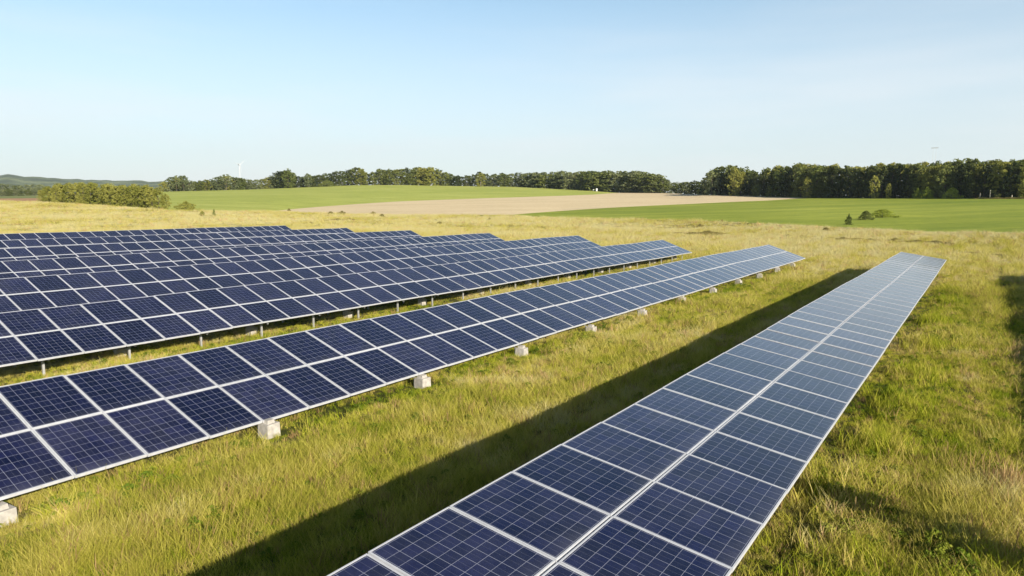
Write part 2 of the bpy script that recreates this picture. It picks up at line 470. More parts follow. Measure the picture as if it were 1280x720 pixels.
def near_z(x, y):
    sh = -x * math.cos(YAW) + y * math.sin(YAW)
    t = np.clip((sh - 20) / 45, 0, 1); t = t * t * (3 - 2 * t)
    w = 0.03 * np.sin(x * 0.7 + 1.3) * np.sin(y * 0.53) + 0.035 * np.sin(x * 0.23) * np.sin(y * 0.19 + 2)
    return 0.5 * t + w

def ground_z(x, y):
    x = np.asarray(x, float); y = np.asarray(y, float)
    r = np.hypot(x, y); th = np.arctan2(x, y)
    rb, zb = cv(B_, th); r1, z1 = cv(T1_, th); r2, z2 = cv(T2_, th); rd, zd = cv(D_, th)
    nz = near_z(x, y)
    r0 = 78.0
    out = nz.copy() if hasattr(nz, "copy") else nz
    def seg(ra, za, rc, zc):
        t = np.clip((r - ra) / np.maximum(rc - ra, 1e-3), 0, 1)
        return za + (zc - za) * t
    # from the near field to the end of the meadow: ease in
    t = np.clip((r - r0) / np.maximum(rb - r0, 1e-3), 0, 1); ts = t ** 1.35
    flat = nz * (1 - ts) + zb * ts
    out = np.where(r <= r0, nz, flat)
    out = np.where(r > rb, seg(rb, zb, r1, z1), out)
    out = np.where(r > r1, seg(r1, z1, r2, z2), out)
    out = np.where(r > r2, seg(r2, z2, rd, zd), out)
    ze = zd + 2.5; re = rd + 200
    out = np.where(r > rd, seg(rd, zd, re, ze), out)
    out = np.where(r > re, seg(re, ze, 2500.0, 30.0), out)
    out = np.where(r > 2500, 30.0 - (r - 2500) * 0.002, out)
    return out

def az_cols(a0, a1, step):
    return np.linspace(a0, a1, int(round((a1 - a0) / step)) + 1)
def strip(name, lo, hi, th, nr, mat, power=1.0, closed=False):
    """ground sheet between two distance curves"""
    rl = lo(th); rh = hi(th)
    t = np.linspace(0, 1, nr) ** power
    rr = rl[:, None] + (rh - rl)[:, None] * t[None, :]
    X = rr * np.sin(th)[:, None]; Y = rr * np.cos(th)[:, None]
    Z = ground_z(X, Y)
    V = np.stack([X, Y, Z], -1).reshape(-1, 3)
    i, j = np.meshgrid(np.arange(len(th) - 1), np.arange(nr - 1), indexing='ij')
    q = np.stack([i * nr + j, i * nr + j + 1, (i + 1) * nr + j + 1, (i + 1) * nr + j], -1).reshape(-1, 4)
    keep = ((rh - rl)[:-1] + (rh - rl)[1:] > 0.4)
    q = q[keep[q[:, 0] // nr]]
    o = obj(name, mesh_np(name, V, [q], mat, smooth=True))
    tag(o, kind="structure")
    return o
fov = az_cols(R(-60), R(60), R(0.25))
back = az_cols(R(60), R(300), R(4.0))
allth = np.concatenate([fov, back[1:]])
wrap = lambda th: np.where(th > math.pi, th - 2 * math.pi, th)
def lim(c):     # distance curve valid all round
    return lambda th: cv(c, wrap(th))[0]
const = lambda v: (lambda th: np.full(len(th), float(v)))
_gz = ground_z
strip("ground", const(0.02), lim(B_), allth, 110, M["meadow"], 1.6)
strip("green_field", lim(B_), lim(T1_), fov, 30, M["green_near"])
strip("stubble_field", lim(T1_), lim(T2_), fov, 30, M["stubble"])
thL = fov[fov <= pix_az(60)]; thR = fov[fov >= thL[-1] - 1e-9]
bL = lambda th: cv(T2_, th)[0]
strip("brown_field", bL, lambda th: bL(th) + 110, thL, 12, M["brown"])
strip("ground", lambda th: bL(th) + 110, lim(D_), thL, 12, M["far"])
strip("crop_field", bL, lim(D_), thR, 40, M["green_far"])
strip("ground", lim(B_), lim(D_), back, 8, M["far"])
strip("ground", lim(D_), const(3400), allth, 40, M["far"], 2.2)

# distant wooded hills
def hill(x0, x1, tops, r, depth, name="hills"):
    n = 120; az = np.linspace(pix_az(x0), pix_az(x1), n)
    xs = 640 + F * np.tan(az) * 1.0
    rng = np.random.default_rng(7)
    crest = np.interp(az, [pix_az(a) for a, b in tops], [pix_z(a, b, r) for a, b in tops])
    rough = np.interp(np.linspace(0, 1, n), np.linspace(0, 1, n), rng.normal(0, 1.6, n))
    nd = 14; V = []
    for j in range(nd):
        t = j / (nd - 1); rr = r - depth * (1 - t)
        h = (math.sin(t * math.pi / 2)) ** 1.4
        z = 18 + (crest - 18) * h + rough * h
        V.append(np.stack([rr * np.sin(az), rr * np.cos(az), z], -1))
    rr = r + depth
    V.append(np.stack([rr * np.sin(az), rr * np.cos(az), np.full(n, 5.0)], -1))
    V = np.concatenate(V); k = nd + 1
    q = np.array([[j * n + i, j * n + i + 1, (j + 1) * n + i + 1, (j + 1) * n + i] for j in range(k - 1) for i in range(n - 1)])
    return tag(obj(name, mesh_np(name, V, [q], M["hill"], smooth=True)), kind="structure")
hill(-700, 560, [(-700, 226), (-250, 218), (-60, 221), (10, 219.5), (50, 222), (90, 225), (150, 226), (260, 229), (560, 236)], 2600, 900)

# ------------------------------------------------------------------ solar arrays
MOD = 1.02
def slope_of(h, z):
    D = np.array([math.sin(YAW), math.cos(YAW), 0]); H = np.array([-math.cos(YAW), math.sin(YAW), 0])
    def pr(X):
        d = X[1] * math.cos(PITCH) - X[2] * math.sin(PITCH); u = X[1] * math.sin(PITCH) + X[2] * math.cos(PITCH)
        return np.array([640 + F * X[0] / d, 360 - F * u / d])
    vp = pr(D * 1e6); a = pr(D * 20 + H * h + np.array([0, 0, z]))
    return (a[1] - vp[1]) / (vp[0] - a[0])
t20 = R(20.5)
def z_for(hT, sl):
    a, b_ = -4.0, -0.5
    for _ in range(50):
        mid = (a + b_) / 2
        if slope_of(hT, mid) > sl: a = mid
        else: b_ = mid
    return a
# (mid line offset h, mid line height rel. camera, tilt, module length, first seam s, seam index range)
ROWS = {
    0: (2.73 - 7.85, -2.93, R(9.1), 1.20, 3.2, 2, 43),
    1: (2.726, -2.933, R(9.1), 1.17, 3.69, -3, 42),
    2: (11.51, -3.314, R(18.9), 1.36, 4.31, -4, 47),
    3: (19.14, -3.126, R(20.5), 1.26, 6.97, -3, 43),
}
for i, (hm, sl, end) in {4: (26.2, .0757, 50.2), 5: (34.6, .0573, 49.5), 6: (43.0, .0446, 48.6), 7: (51.3, .0364, 48.4), 8: (59.6, .0298, 47.5)}.items():
    hT = hm + 1.26 * math.cos(t20)
    zT = z_for(hT, sl)
    start = max(hm * 0.36 - 5, 0)
    n = int(round((end - start) / MOD))
    ROWS[i] = (hm, zT - 1.26 * math.sin(t20), t20, 1.26, end - n * MOD, 0, n)

FT = 0.042        # frame width, frame depth
def module_meshes(Lm, FW):
    W = MOD - 0.016; Ln = Lm - 0.024
    x, y = W / 2, Ln / 2
    g = MB()
    g.box(-x + FW, x - FW, -y + FW, y - FW, -0.012, -0.004)
    V = np.concatenate(g.v); Fc = np.concatenate(g.f)
    # uv : 6 x 8 cells with a small margin
    uv = []
    mx = 0.10; my = 0.10
    for f in Fc:
        for vi in f:
            px = (V[vi][0] + x - FW) / (2 * (x - FW)); py = (V[vi][1] + y - FW) / (2 * (y - FW))
            uv.append(((px * (6 + 2 * mx) - mx), (py * (8 + 2 * my) - my)))
    glass = mesh_np("solar_panel", V, [Fc], M["cells"], uv=uv)
    glass.materials.append(M["back"])
    glass.polygons[0].material_index = 1
    f = MB()
    f.box(-x, x, -y, -y + FW, -FT, 0); f.box(-x, x, y - FW, y, -FT, 0)
    f.box(-x, -x + FW, -y + FW, y - FW, -FT, 0); f.box(x - FW, x, -y + FW, y - FW, -FT, 0)
    frame = f.mesh("panel_frame", M["alu"])
    return glass, frame

LABELS = {
    0: "array outside the right edge whose shadow darkens the grass there",
    1: "nearest solar array, seen along its length, a double bright seam down its middle",
    2: "solar array on pale concrete blocks, low edge facing the wide sunny grass aisle",
    3: "solar array with a dark gap under its low edge, behind a narrow grass strip",
    4: "fourth solar array from the nearest, right behind the one with the dark gap",
    5: "fifth solar array from the nearest, between the fourth and the sixth",
    6: "sixth solar array from the nearest, third from the far meadow",
    7: "second farthest solar array, only its upper panels showing over the one in front",
    8: "farthest solar array, a thin dark line of panels against the straw coloured meadow",
}
DU = np.array([math.sin(YAW), math.cos(YAW)]); HU = np.array([-math.cos(YAW), math.sin(YAW)])
def sh(s, h):
    p = DU * s + HU * h
    return float(p[0]), float(p[1])

def block_mesh(seed):
    rnd = random.Random(seed); g = MB()
    a = 0.14; g.box(-a, a, -a * .95, a * .95, -0.12, 0.22, 0.008)
    g.box(-a * .62, a * .50, -a * .55, a * .60, 0.22, 0.285, 0.008)
    return g.mesh("concrete_footing", M["concrete"])
BLK = [block_mesh(i) for i in range(2)]
rnd = random.Random(5)
for ri, (hm, zm, tilt, Lm, s0, k0, k1) in ROWS.items():
    bx, by = sh(s0, hm)
    gz0 = float(ground_z(bx, by))
    root = tag(empty("solar_array", (bx, by, 0), ROWROT), LABELS[ri], "solar array", "rows of solar panels")
    zc = zm + CAMZ
    glass, frame = module_meshes(Lm, .015 if ri < 2 else .019)
    ct, st = math.cos(tilt), math.sin(tilt)
    cl = MB(); cl.box(-0.008, 0.008, -Lm + .02, Lm - .02, -0.03, -0.006)
    clm = cl.mesh("clamp_rail", M["rail"])
    for k in range(k0, k1):
        for j in (0.5, -0.5):
            sag = .012 * math.sin(k * .33 + ri * 1.7) + .007 * math.sin(k * .9 + ri) if k < k1 - 1 else 0
            dx = rnd.gauss(0, R(.10)); dy = rnd.gauss(0, R(.10))
            o = obj("solar_panel", glass, root, ((k + .5) * MOD, j * Lm * ct, zc + sag + j * Lm * st + rnd.gauss(0, .0012)), (tilt + dx, dy, 0))
            obj("panel_frame", frame, o)
        if k > k0:
            obj("clamp_rail", clm, root, (k * MOD, 0, zc), (tilt, 0, 0))
    # purlins along the row, rafters up the slope, posts, braces, footings
    x0, x1 = k0 * MOD + .05, k1 * MOD - .05
    def P(x, v, dn):      # point on the table: v up the slope, dn below the glass
        return (x, v * ct + dn * st, zc + v * st - dn * ct)
    for v in (-Lm * .78, -Lm * .25, Lm * .25, Lm * .78):
        g = MB(); g.bar(P(x0, v, .075), P(x1, v, .075), .04, .06); obj("purlin", g.mesh("purlin", M["steel"]), root)
    g = MB(); g.bar(P(x0, 0, .03), P(x1, 0, .03), .024, .03); obj("centre_rail", g.mesh("centre_rail", M["rail"]), root)
    step = 2 if ri in (1, 3) else 4
    off = {2: -0.95, 3: 0.3}.get(ri, 0.4)
    n = 0
    k = k0 + 1
    while k * MOD + off < x1 - .3:
        x = k * MOD + off
        if ri == 2:     # blocks sit every fourth seam here
            x = k * MOD + 0.45 - MOD * 2.42
        g = MB(); g.bar(P(x, -Lm * .9, .135), P(x, Lm * .9, .135), .05, .06)
        obj("rafter", g.mesh("rafter", M["steel"]), root)
        wx, wy = sh(s0 + x, hm)
        gz = float(ground_z(*sh(s0 + x, hm - Lm * .8)))
        vf = {0: -.4, 1: -.4, 2: -.93}.get(ri, -.62)
        pf = P(x, Lm * vf, .165); pr = P(x, Lm * .72, .165)
        g = MB(); g.bar((x, pf[1], gz - .1), pf, .05); obj("front_post", g.mesh("front_post", M["steel"]), root)
        g = MB(); g.bar((x, pr[1], gz - .1), pr, .06); obj("rear_post", g.mesh("rear_post", M["steel"]), root)
        if n % 2 == 0 or step == 4:
            g = MB(); g.bar((x, pr[1] - .02, gz + .25), P(x, -Lm * .1, .165), .035); obj("brace", g.mesh("brace", M["steel"]), root)
            for yy in ((pf[1] - (.14 if ri == 2 else -.02)), pr[1]):
                obj("concrete_footing", BLK[n % 2], root, (x + .09, yy + (.6 if ri == 3 else 0), gz + rnd.uniform(-.03, .03)), (0, 0, rnd.uniform(-.12, .12)))
        k += step; n += 1

# ------------------------------------------------------------------ trees
def crown_mesh(name, H, Rad, base, shape, nclump, nleaf, leaf, mat, seed, gaps=0.0):
    rng = np.random.default_rng(seed)
    V = []; 
    t = rng.uniform(0, 1, nclump)
    if shape == 'round': prof = lambda t: np.sqrt(np.clip(1 - (2 * t - .85) ** 2 / 1.4, 0.03, 1))
    elif shape == 'tall': prof = lambda t: np.clip(np.sin(np.pi * (t * .80 + .17)) ** .6, .1, 1)
    elif shape == 'cone': prof = lambda t: np.clip(1.05 - t, .06, 1)
    else: prof = lambda t: np.clip(1 - t ** 2.2, .15, 1)
    a = rng.uniform(0, 2 * np.pi, nclump)
    # lobes give the outline its big bumps
    lob = 1 + .22 * np.sin(a * 2 + seed) + .20 * np.sin(a * 3 + t * 7 + seed * 2) + rng.normal(0, .13, nclump)
    q = rng.uniform(.25, 1, nclump) ** .5
    rr = Rad * prof(t) * lob * q
    C = np.stack([rr * np.cos(a), rr * np.sin(a), base + (H - base) * t * .97 + rng.normal(0, .028 * H, nclump)], -1)
    cs = Rad * rng.uniform(.11, .32, nclump)
    ci = rng.integers(0, nclump, nclump * nleaf)
    n = len(ci)
    d = rng.normal(0, 1, (n, 3)); d /= np.linalg.norm(d, axis=1)[:, None]
    rad = rng.uniform(.3, 1, n) ** .5
    P = C[ci] + d * (cs[ci] * rad)[:, None] * np.array([1, 1, .75])
    nrm = d * .8 + rng.normal(0, .6, (n, 3)) + np.array([0, 0, .25]); nrm /= np.linalg.norm(nrm, axis=1)[:, None]
    tmp = rng.normal(0, 1, (n, 3)); u = np.cross(nrm, tmp); u /= np.linalg.norm(u, axis=1)[:, None]; v = np.cross(nrm, u)
    sz = (leaf * rng.uniform(.55, 1.3, n))[:, None]
    q4 = np.stack([P - u * sz * .5, P + v * sz * .32 - u * sz * .05, P + u * sz * .5, P - v * sz * .32 + u * sz * .05], 1).reshape(-1, 3)
    q4[:, 2] = np.maximum(q4[:, 2], .02)
    return mesh_np(name, q4, [np.arange(n * 4).reshape(-1, 4)], mat)

def trunk_mesh(name, H, r, seed, mat, nl=5, top=.8):
    rnd_ = random.Random(seed); g = MB()
    pts = [(rnd_.uniform(-.02, .02) * H * i / 5, rnd_.uniform(-.02, .02) * H * i / 5, H * top * i / 5 - .3 * (i == 0)) for i in range(6)]
    g.tube(pts, [r * 1.3, r, r * .85, r * .65, r * .45, r * .2])
    for i in range(nl):
        z = H * rnd_.uniform(.25, .65); a = rnd_.uniform(0, 6.28); l = H * rnd_.uniform(.12, .25)
        g.tube([(0, 0, z), (math.cos(a) * l * .5, math.sin(a) * l * .5, z + l * .45), (math.cos(a) * l, math.sin(a) * l, z + l * .8)], [r * .4, r * .25, r * .08], 5)
    return g.mesh(name, mat, True)

# prototypes are 10 m high; scaled per tree
PROTO = {}
def proto(kind, variants, shape, Rad, base, nclump, nleaf, leaf, mat, bark, r=.16):
    PROTO[kind] = [(crown_mesh("crown", 10, Rad, base, shape, nclump, nleaf, leaf, M[mat], s * 13 + len(kind)),
                    trunk_mesh("trunk", 10, r, s + 3, M[bark])) for s in range(variants)]
proto("dark", 4, 'round', 2.7, .1, 140, 26, .50, "leaf_dark", "bark")
proto("mid", 4, 'round', 2.8, .1, 140, 26, .50, "leaf_mid", "bark")
proto("tall", 4, 'tall', 1.9, .1, 120, 26, .46, "leaf_mid", "birch", .12)
proto("talldark", 3, 'tall', 2.0, .1, 120, 26, .48, "leaf_dark", "bark", .13)
proto("grey", 3, 'round', 2.7, .1, 120, 26, .50, "leaf_grey", "bark")
proto("olive", 4, 'round', 3.0, .2, 130, 28, .46, "leaf_olive", "bark")
proto("yellow", 3, 'tall', 2.2, .5, 120, 26, .44, "leaf_yellow", "birch", .12)
proto("airy", 2, 'round', 2.4, 3.8, 42, 22, .42, "leaf_grey", "bark", .10)

trnd = random.Random(11)
def tree(kind, px, r, H, wide=1.0, label=None, group=None, name="broadleaf_tree"):
    az = pix_az(px)
    x, y = r * math.sin(az), r * math.cos(az)
    z = float(ground_z(x, y)) - .1
    c, t = trnd.choice(PROTO[kind])
    o = empty(name, (x, y, z), trnd.uniform(0, 6.28))
    s = H / 10.0
    o.scale = (s * wide * trnd.uniform(.9, 1.1), s * wide * trnd.uniform(.9, 1.1), s)
    tag(o, label, "tree", group)
    obj("trunk", t, o)
    obj("crown", c, o)
    return o

def rD(px): return float(cv(D_, np.array([pix_az(px)]))[0][0])
def H_from_top(px, ytop, r):       # tree height so that its top reaches that row of the photo
    az = pix_az(px); x, y = r * math.sin(az), r * math.cos(az)
    return max(2.0, pix_z(px, ytop, r) - float(ground_z(x, y)))

# right wood (dark, backlit)
top_r = [(870, 214), (885, 213), (900, 211), (920, 209), (935, 214), (948, 214), (960, 211), (975, 208), (1000, 206), (1040, 207), (1080, 208), (1100, 206),
         (1140, 204), (1180, 203), (1220, 201), (1260, 200), (1290, 200), (1420, 196)]
px = 884.0; i = 0
while px < 1312:
    r0 = rD(px) + trnd.uniform(1, 5)
    yt = np.interp(px, [a for a, b in top_r], [b for a, b in top_r])
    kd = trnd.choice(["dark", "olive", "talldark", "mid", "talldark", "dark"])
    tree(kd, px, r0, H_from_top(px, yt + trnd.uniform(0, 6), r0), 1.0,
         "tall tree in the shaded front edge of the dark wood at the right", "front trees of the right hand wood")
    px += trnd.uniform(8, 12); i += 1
for ring, dr in enumerate((8, 17)):
    px = 890.0 + ring * 4
    while px < 1312:
        r0 = rD(px) + dr + trnd.uniform(0, 6)
        yt = np.interp(px, [a for a, b in top_r], [b for a, b in top_r])
        tree(trnd.choice(["olive", "tall", "mid", "tall", "mid", "yellow"]), px, r0, H_from_top(px, yt + trnd.uniform(-3, 2), r0), 1.25,  # lighter foliage than the front row puts sunlight on the tops into the colour
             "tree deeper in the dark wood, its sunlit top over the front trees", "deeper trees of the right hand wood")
        px += trnd.uniform(11, 16)
# lighter individuals in front of that wood
for (px, yt, w, kd, lab) in [
        (1092, 219, .9, "yellow", "yellow-green tree standing out before the dark wood, right of its middle"),
        (1110, 229, .8, "yellow", "slim leaning yellow-green sapling just right of the yellow-green tree before the dark wood"),
        (1008, 221, 1.0, "yellow", "olive green tree lit in front of the dark wood near its left third"),
        (961, 232, 1.0, "mid", "small round light green tree at the foot of the dark wood's left end"),
        (945, 230, 1.0, "mid", "slender green tree beside the gap near the left end of the dark wood"),
        (889, 214, 1.1, "grey", "grey-green tree at the far left corner of the dark wood, beside the pale field"),
        (917, 210, .8, "olive", "round topped olive tree near the left corner of the dark wood")]:
    r0 = rD(px) - trnd.uniform(2, 5)
    tree(kd, px, r0, H_from_top(px, yt, r0), w, lab)

# low trees between the two woods
for px in np.arange(834, 886, 7.0):
    r0 = rD(px) + 25 + trnd.uniform(0, 20)
    tree(trnd.choice(["grey", "mid", "dark"]), px, r0, H_from_top(px, 227 + trnd.uniform(-1.5, 1.5), r0), 2.2,
         "low tree in the dip between the two woods, behind the pale stubble field", "low trees in the dip")

# middle wood
top_m = [(600, 217), (640, 216), (690, 214.5), (740, 213.8), (790, 213.3), (805, 215), (815, 217), (826, 219), (834, 224)]
for ring, (dr, stp) in enumerate(((3, 7.0), (14, 10.0))):
    px = 604.0 + ring * 3
    while px < 834:
        r0 = rD(px) + dr + trnd.uniform(0, 5)
        yt = np.interp(px, [a for a, b in top_m], [b for a, b in top_m])
        if ring == 0: yt += trnd.choice([0, 1, 2, 6, 9])
        kd = trnd.choice(["tall", "grey", "mid", "mid", "grey"] if ring == 0 else ["mid", "tall", "grey"])
        tree(kd, px, r0, H_from_top(px, yt + trnd.uniform(-.6, 1.2), r0), 1.9,
             ("tree at the sunlit edge of the even topped middle wood" if ring == 0 else
              "tree inside the even topped middle wood, only its top showing"),
             "edge trees of the middle wood" if ring == 0 else "inner trees of the middle wood")
        px += trnd.uniform(stp * .8, stp * 1.2)

# tree line on the hill crest at left centre
top_l = [(205, 225), (222, 219), (232, 219), (240, 224), (262, 223), (283, 218), (300, 222), (330, 223), (350, 214), (358, 212), (368, 213), (374, 219),
         (390, 218), (405, 216), (420, 213), (440, 209), (447, 208), (458, 213), (463, 216), (470, 211), (480, 209), (500, 209), (530, 208), (545, 209),
         (555, 213), (566, 218), (580, 218), (592, 216), (600, 214), (608, 217)]
px = 206.0
while px < 604:
    r0 = rD(px) + trnd.uniform(1, 8)
    yt = np.interp(px, [a for a, b in top_l], [b for a, b in top_l]) + trnd.uniform(0, 3)
    if px < 345: kd = trnd.choice(["grey", "mid", "grey", "olive"]); lab = ("tree in the low uneven line left of the tall round crest tree", "low crest trees at the left")
    elif px < 468: kd = trnd.choice(["mid", "dark", "tall", "dark"]); lab = ("tree in the line between the tall round tree and the high clump", "crest trees left of the middle")
    elif px < 556: kd = trnd.choice(["tall", "olive", "talldark", "yellow", "mid"]); lab = ("tree in the highest, densest clump on the crest of the green field", "high clump on the crest")
    else: kd = trnd.choice(["dark", "mid", "talldark"]); lab = ("low tree right of the crest's high clump, before the even topped wood", "trees right of the high clump")
    tree(kd, px, r0, H_from_top(px, yt, r0), 1.65, lab[0], lab[1])
    if trnd.random() < .35:
        tree(trnd.choice(["mid", "dark", "grey"]), px + 4, r0 + 9, H_from_top(px, yt + 1, r0 + 9), 1.3, lab[0] if False else "back tree half hidden in the long tree line on the crest", "back trees of the crest line")
    px += trnd.uniform(5.5, 8)
for (px, yt, w, kd, lab) in [
        (361, 211.5, 1.25, "mid", "tall broad round tree standing above the low line on the crest at the left"),
        (222, 219, 1.1, "airy", "tall thin crowned tree poking above the low crest line, left of a similar one"),
        (231, 219.5, 1.0, "airy", "tall thin crowned tree poking above the low crest line, right of a similar one"),
        (284, 218, 1.3, "airy", "sparse crowned tree rising above the crest line just left of the white turbine"),
        (539, 208.5, 1.35, "yellow", "bright yellow-green tree at the right end of the crest's high clump"),
        (601, 215.5, 1.5, "yellow", "yellowish broad tree between the dark low tree and the even topped wood"),
        (386, 217, 1.2, "grey", "pale green round tree right of the tall round tree on the crest"),
        (452, 211, 1.2, "olive", "olive tree at the left edge of the notch in the crest's high clump"),
        (573, 219, 1.2, "dark", "very dark low tree in the gap right of the bright yellow-green tree")]:
    r0 = rD(px) - 3
    tree(kd, px, r0, H_from_top(px, yt, r0), w, lab)

# olive thicket at the left, near
th_tops = [(50, 238), (65, 230), (85, 228), (110, 227.5), (130, 228), (148, 232), (160, 230), (180, 230), (195, 232), (206, 240)]
th_base = [(50, 190), (206, 156)]
px = 52.0
while px < 210:
    r0 = float(np.interp(px, [50, 206], [207, 158])) + trnd.uniform(-2, 3)
    yt = np.interp(px, [a for a, b in th_tops], [b for a, b in th_tops]) + trnd.uniform(0, 2.5)
    side = "left end" if px < 95 else ("middle" if px < 150 else "right end")
    tree("olive", px, r0, H_from_top(px, yt, r0), 1.0,
         "olive green tree in the %s of the dense thicket in the straw meadow" % side, "thicket trees, " + side)
    px += trnd.uniform(7, 10)
px = 60.0
while px < 200:
    r0 = float(np.interp(px, [50, 206], [212, 166])) + trnd.uniform(0, 5)
    yt = np.interp(px, [a for a, b in th_tops], [b for a, b in th_tops])
    tree("olive", px, r0, H_from_top(px, yt, r0), 1.1, "olive tree on the far side of the dense thicket in the straw meadow", "thicket trees, far side")
    px += trnd.uniform(13, 18)

# far wood under the hill at the very left
for dr, yo in ((150, 236), (240, 231)):
    px = -12.0
    while px < 62:
        r0 = 480 + dr + trnd.uniform(0, 20)
        tree(trnd.choice(["grey", "mid", "grey"]), px, r0, H_from_top(px, yo + trnd.uniform(-1.5, 2), r0), 2.0,
             "far hazy tree below the wooded hill, beyond the brown field at the left", "far trees beyond the brown field")
        px += trnd.uniform(7, 10)

# ------------------------------------------------------------------ shrubs and clumps
SHR = {}
for kd, mt in (("dark", "leaf_mid"), ("bright", "leaf_bright"), ("olive", "leaf_olive"), ("sedge", "sedge")):
    SHR[kd] = [crown_mesh("foliage", 1.0, .55, .0, 'dome', 130, 18, .085, M[mt], s * 7 + 1) for s in range(2)]
STEM = trunk_mesh("stem", 1.0, .02, 2, M["bark"], 6, .9)
def shrub(kd, px, y, hpx, wpx, label, cat="shrub", name="shrub", group=None, r=None):
    if r is None:      # distance where the ground meets that row
        rs = np.linspace(50, 600, 2200); az = pix_az(px)
        zz = ground_z(rs * math.sin(az), rs * math.cos(az))
        zr = np.array([pix_z(px, y, q) for q in rs])
        r = float(rs[np.argmax(zz >= zr)])
    az = pix_az(px); x, yy = r * math.sin(az), r * math.cos(az)
    H = hpx * r / F * (.72 if kd == "sedge" else 1.0); W = wpx * r / F / 1.1
    o = empty(name, (x, yy, float(ground_z(x, yy)) - .03), -az)
    o.scale = (W, min(W, max(H * 1.3, .5)), H)
    tag(o, label, cat, group)
    obj("stem", STEM, o); obj("foliage", trnd.choice(SHR[kd]), o)
    return o
shrub("dark", 1062, 281, 12, 7, "dark slim sapling at the near edge of the right hand green field", "sapling", "sapling")
shrub("dark", 1083, 275, 10, 14, "round dark green bush in the right hand green field, beside a flat bright one")
shrub("bright", 1104, 272, 9, 28, "flat wide bright yellow-green bush out in the right hand green field")
shrub("bright", 1146, 248.2, 11, 9, "small bright bush against the dark wood, left of the larger bright bush")
shrub("bright", 1158, 248.2, 12, 14, "larger bright green bush against the foot of the dark wood")
shrub("bright", 1189, 248.2, 11, 16, "bright green bush against the dark wood, rightmost of three")
shrub("olive", 232, 262, 9, 22, "low loose bush at the right end of the olive thicket")
shrub("dark", 267, 270, 8, 3.5, "tiny dark sapling alone between the straw meadow and the far green field", "sapling", "sapling")
shrub("olive", 252, 270, 6, 6, "small straggly bush left of the tiny dark sapling")
shrub("dark", 410, 221.0 + 12, 7, 20, "dark low bush under the crest trees right of the pale round tree", r=492)
shrub("sedge", 886, 295, 9, 42, "wide dark clump of tall sedge in the straw meadow beyond the arrays", "grass clump", "sedge_clump")
shrub("sedge", 876, 284, 6, 7, "small dark weed clump just above the wide dark sedge clump", "grass clump", "sedge_clump")
shrub("sedge", 903, 278, 5, 4, "tiny dark weed on the meadow edge above the wide dark sedge clump", "grass clump", "sedge_clump")
shrub("sedge", 1034, 289, 6, 9, "brown weed clump left of the dark streak beyond the nearest array", "grass clump", "sedge_clump")
k = 0
for (px, y, h, w) in [(1040, 300, 5, 24), (1056, 301, 6, 22), (1075, 301, 4.5, 24), (1090, 302, 5, 14), (1122, 302, 5.5, 14), (1135, 304, 4, 30), (1150, 304, 5, 24),
                      (1172, 305, 5, 26), (1188, 306, 4, 16), (987, 296, 4, 10), (1004, 297, 4.5, 8), (1215, 318, 4, 24), (1255, 321, 4, 30), (1232, 320, 3, 20), (1105, 308, 3, 8),
                      (960, 288, 3, 6), (848, 293, 4, 30), (866, 294, 5, 24)]:
    shrub("sedge", px, y, h, w, "low dark tussock in the broken dark line across the right meadow", "grass clump", "sedge_clump", "dark tussocks in the meadow line")
for (px, y, h, w) in [(413, 268, 5, 8), (427, 268, 6, 10), (466, 268, 5, 8), (477, 271, 5, 7), (361, 263.5, 4, 4), (420, 276, 4, 26), (549, 280.5, 5, 9), (612, 275, 4, 5), (437, 275, 3, 14)]:
    shrub("sedge", px, y, h, w, "small brownish weed tuft on the straw meadow below the pale stubble field", "grass clump", "sedge_clump", "weed tufts below the stubble field")

# unseen sapling added outside the right edge to cast the lower right shadow streak
sx, sy = sh(8.75, -1.75)
o = empty("sapling", (sx, sy, float(ground_z(sx, sy)) - .02), 0.7)
tag(o, "unseen leafy sapling, added to cast the soft shadow streak on the lower right grass", "sapling")
o.scale = (1.0, 1.0, 1.0)
obj("trunk", trunk_mesh("trunk", 1.7, .02, 5, M["bark"], 5, .9), o)
obj("crown", crown_mesh("crown", 1.7, .36, .30, 'tall', 90, 22, .11, M["leaf_mid"], 5), o)

# ------------------------------------------------------------------ masts, turbine, small things by the woods
def place(px, r):
    az = pix_az(px); x, y = r * math.sin(az), r * math.cos(az)
    return x, y, float(ground_z(x, y)), az
x, y, z, az = place(1163.5, 330)
top = pix_z(1163.5, 185.5, 330) - z
o = tag(empty("mast", (x, y, z), -az), "slim pale twin pole mast with a crossbar rising behind the dark wood", "mast")
for sx_ in (-.55, .55):
    g = MB(); g.tube([(sx_, 0, -1), (sx_ * .9, 0, top)], [.07, .045], 6); obj("pole", g.mesh("pole", M["pole"]), o)
g = MB(); g.box(-1.25, 1.25, -.15, .15, top, top + .28); obj("crossbar", g.mesh("crossbar", M["steel"]), o)

x, y, z, az = place(301.5, 2400)
hub = pix_z(301.5, 206, 2400) - z
o = tag(empty("wind_turbine", (x, y, z), -az + .5), "distant white wind turbine, a thin line above the low crest trees", "wind turbine")
g = MB(); g.tube([(0, 0, -5), (0, 0, hub * .5), (0, 0, hub)], [1.3, 1.1, .8], 10); obj("tower", g.mesh("tower", M["pole"], True), o)
g = MB(); g.box(-1.8, 1.8, -3, 7, hub - 1.5, hub + 2.2, .3); obj("nacelle", g.mesh("nacelle", M["pole"]), o)
for a in (R(48), R(168), R(288)):
    g = MB(); e_ = (math.sin(a), 0, math.cos(a))
    g.tube([(0, -3.5, hub), (e_[0] * 8, -3.5, hub + e_[2] * 8), (e_[0] * 24, -3.5, hub + e_[2] * 24)], [.4, .6, .15], 6)
    obj("blade", g.mesh("blade", M["pole"], True), o)

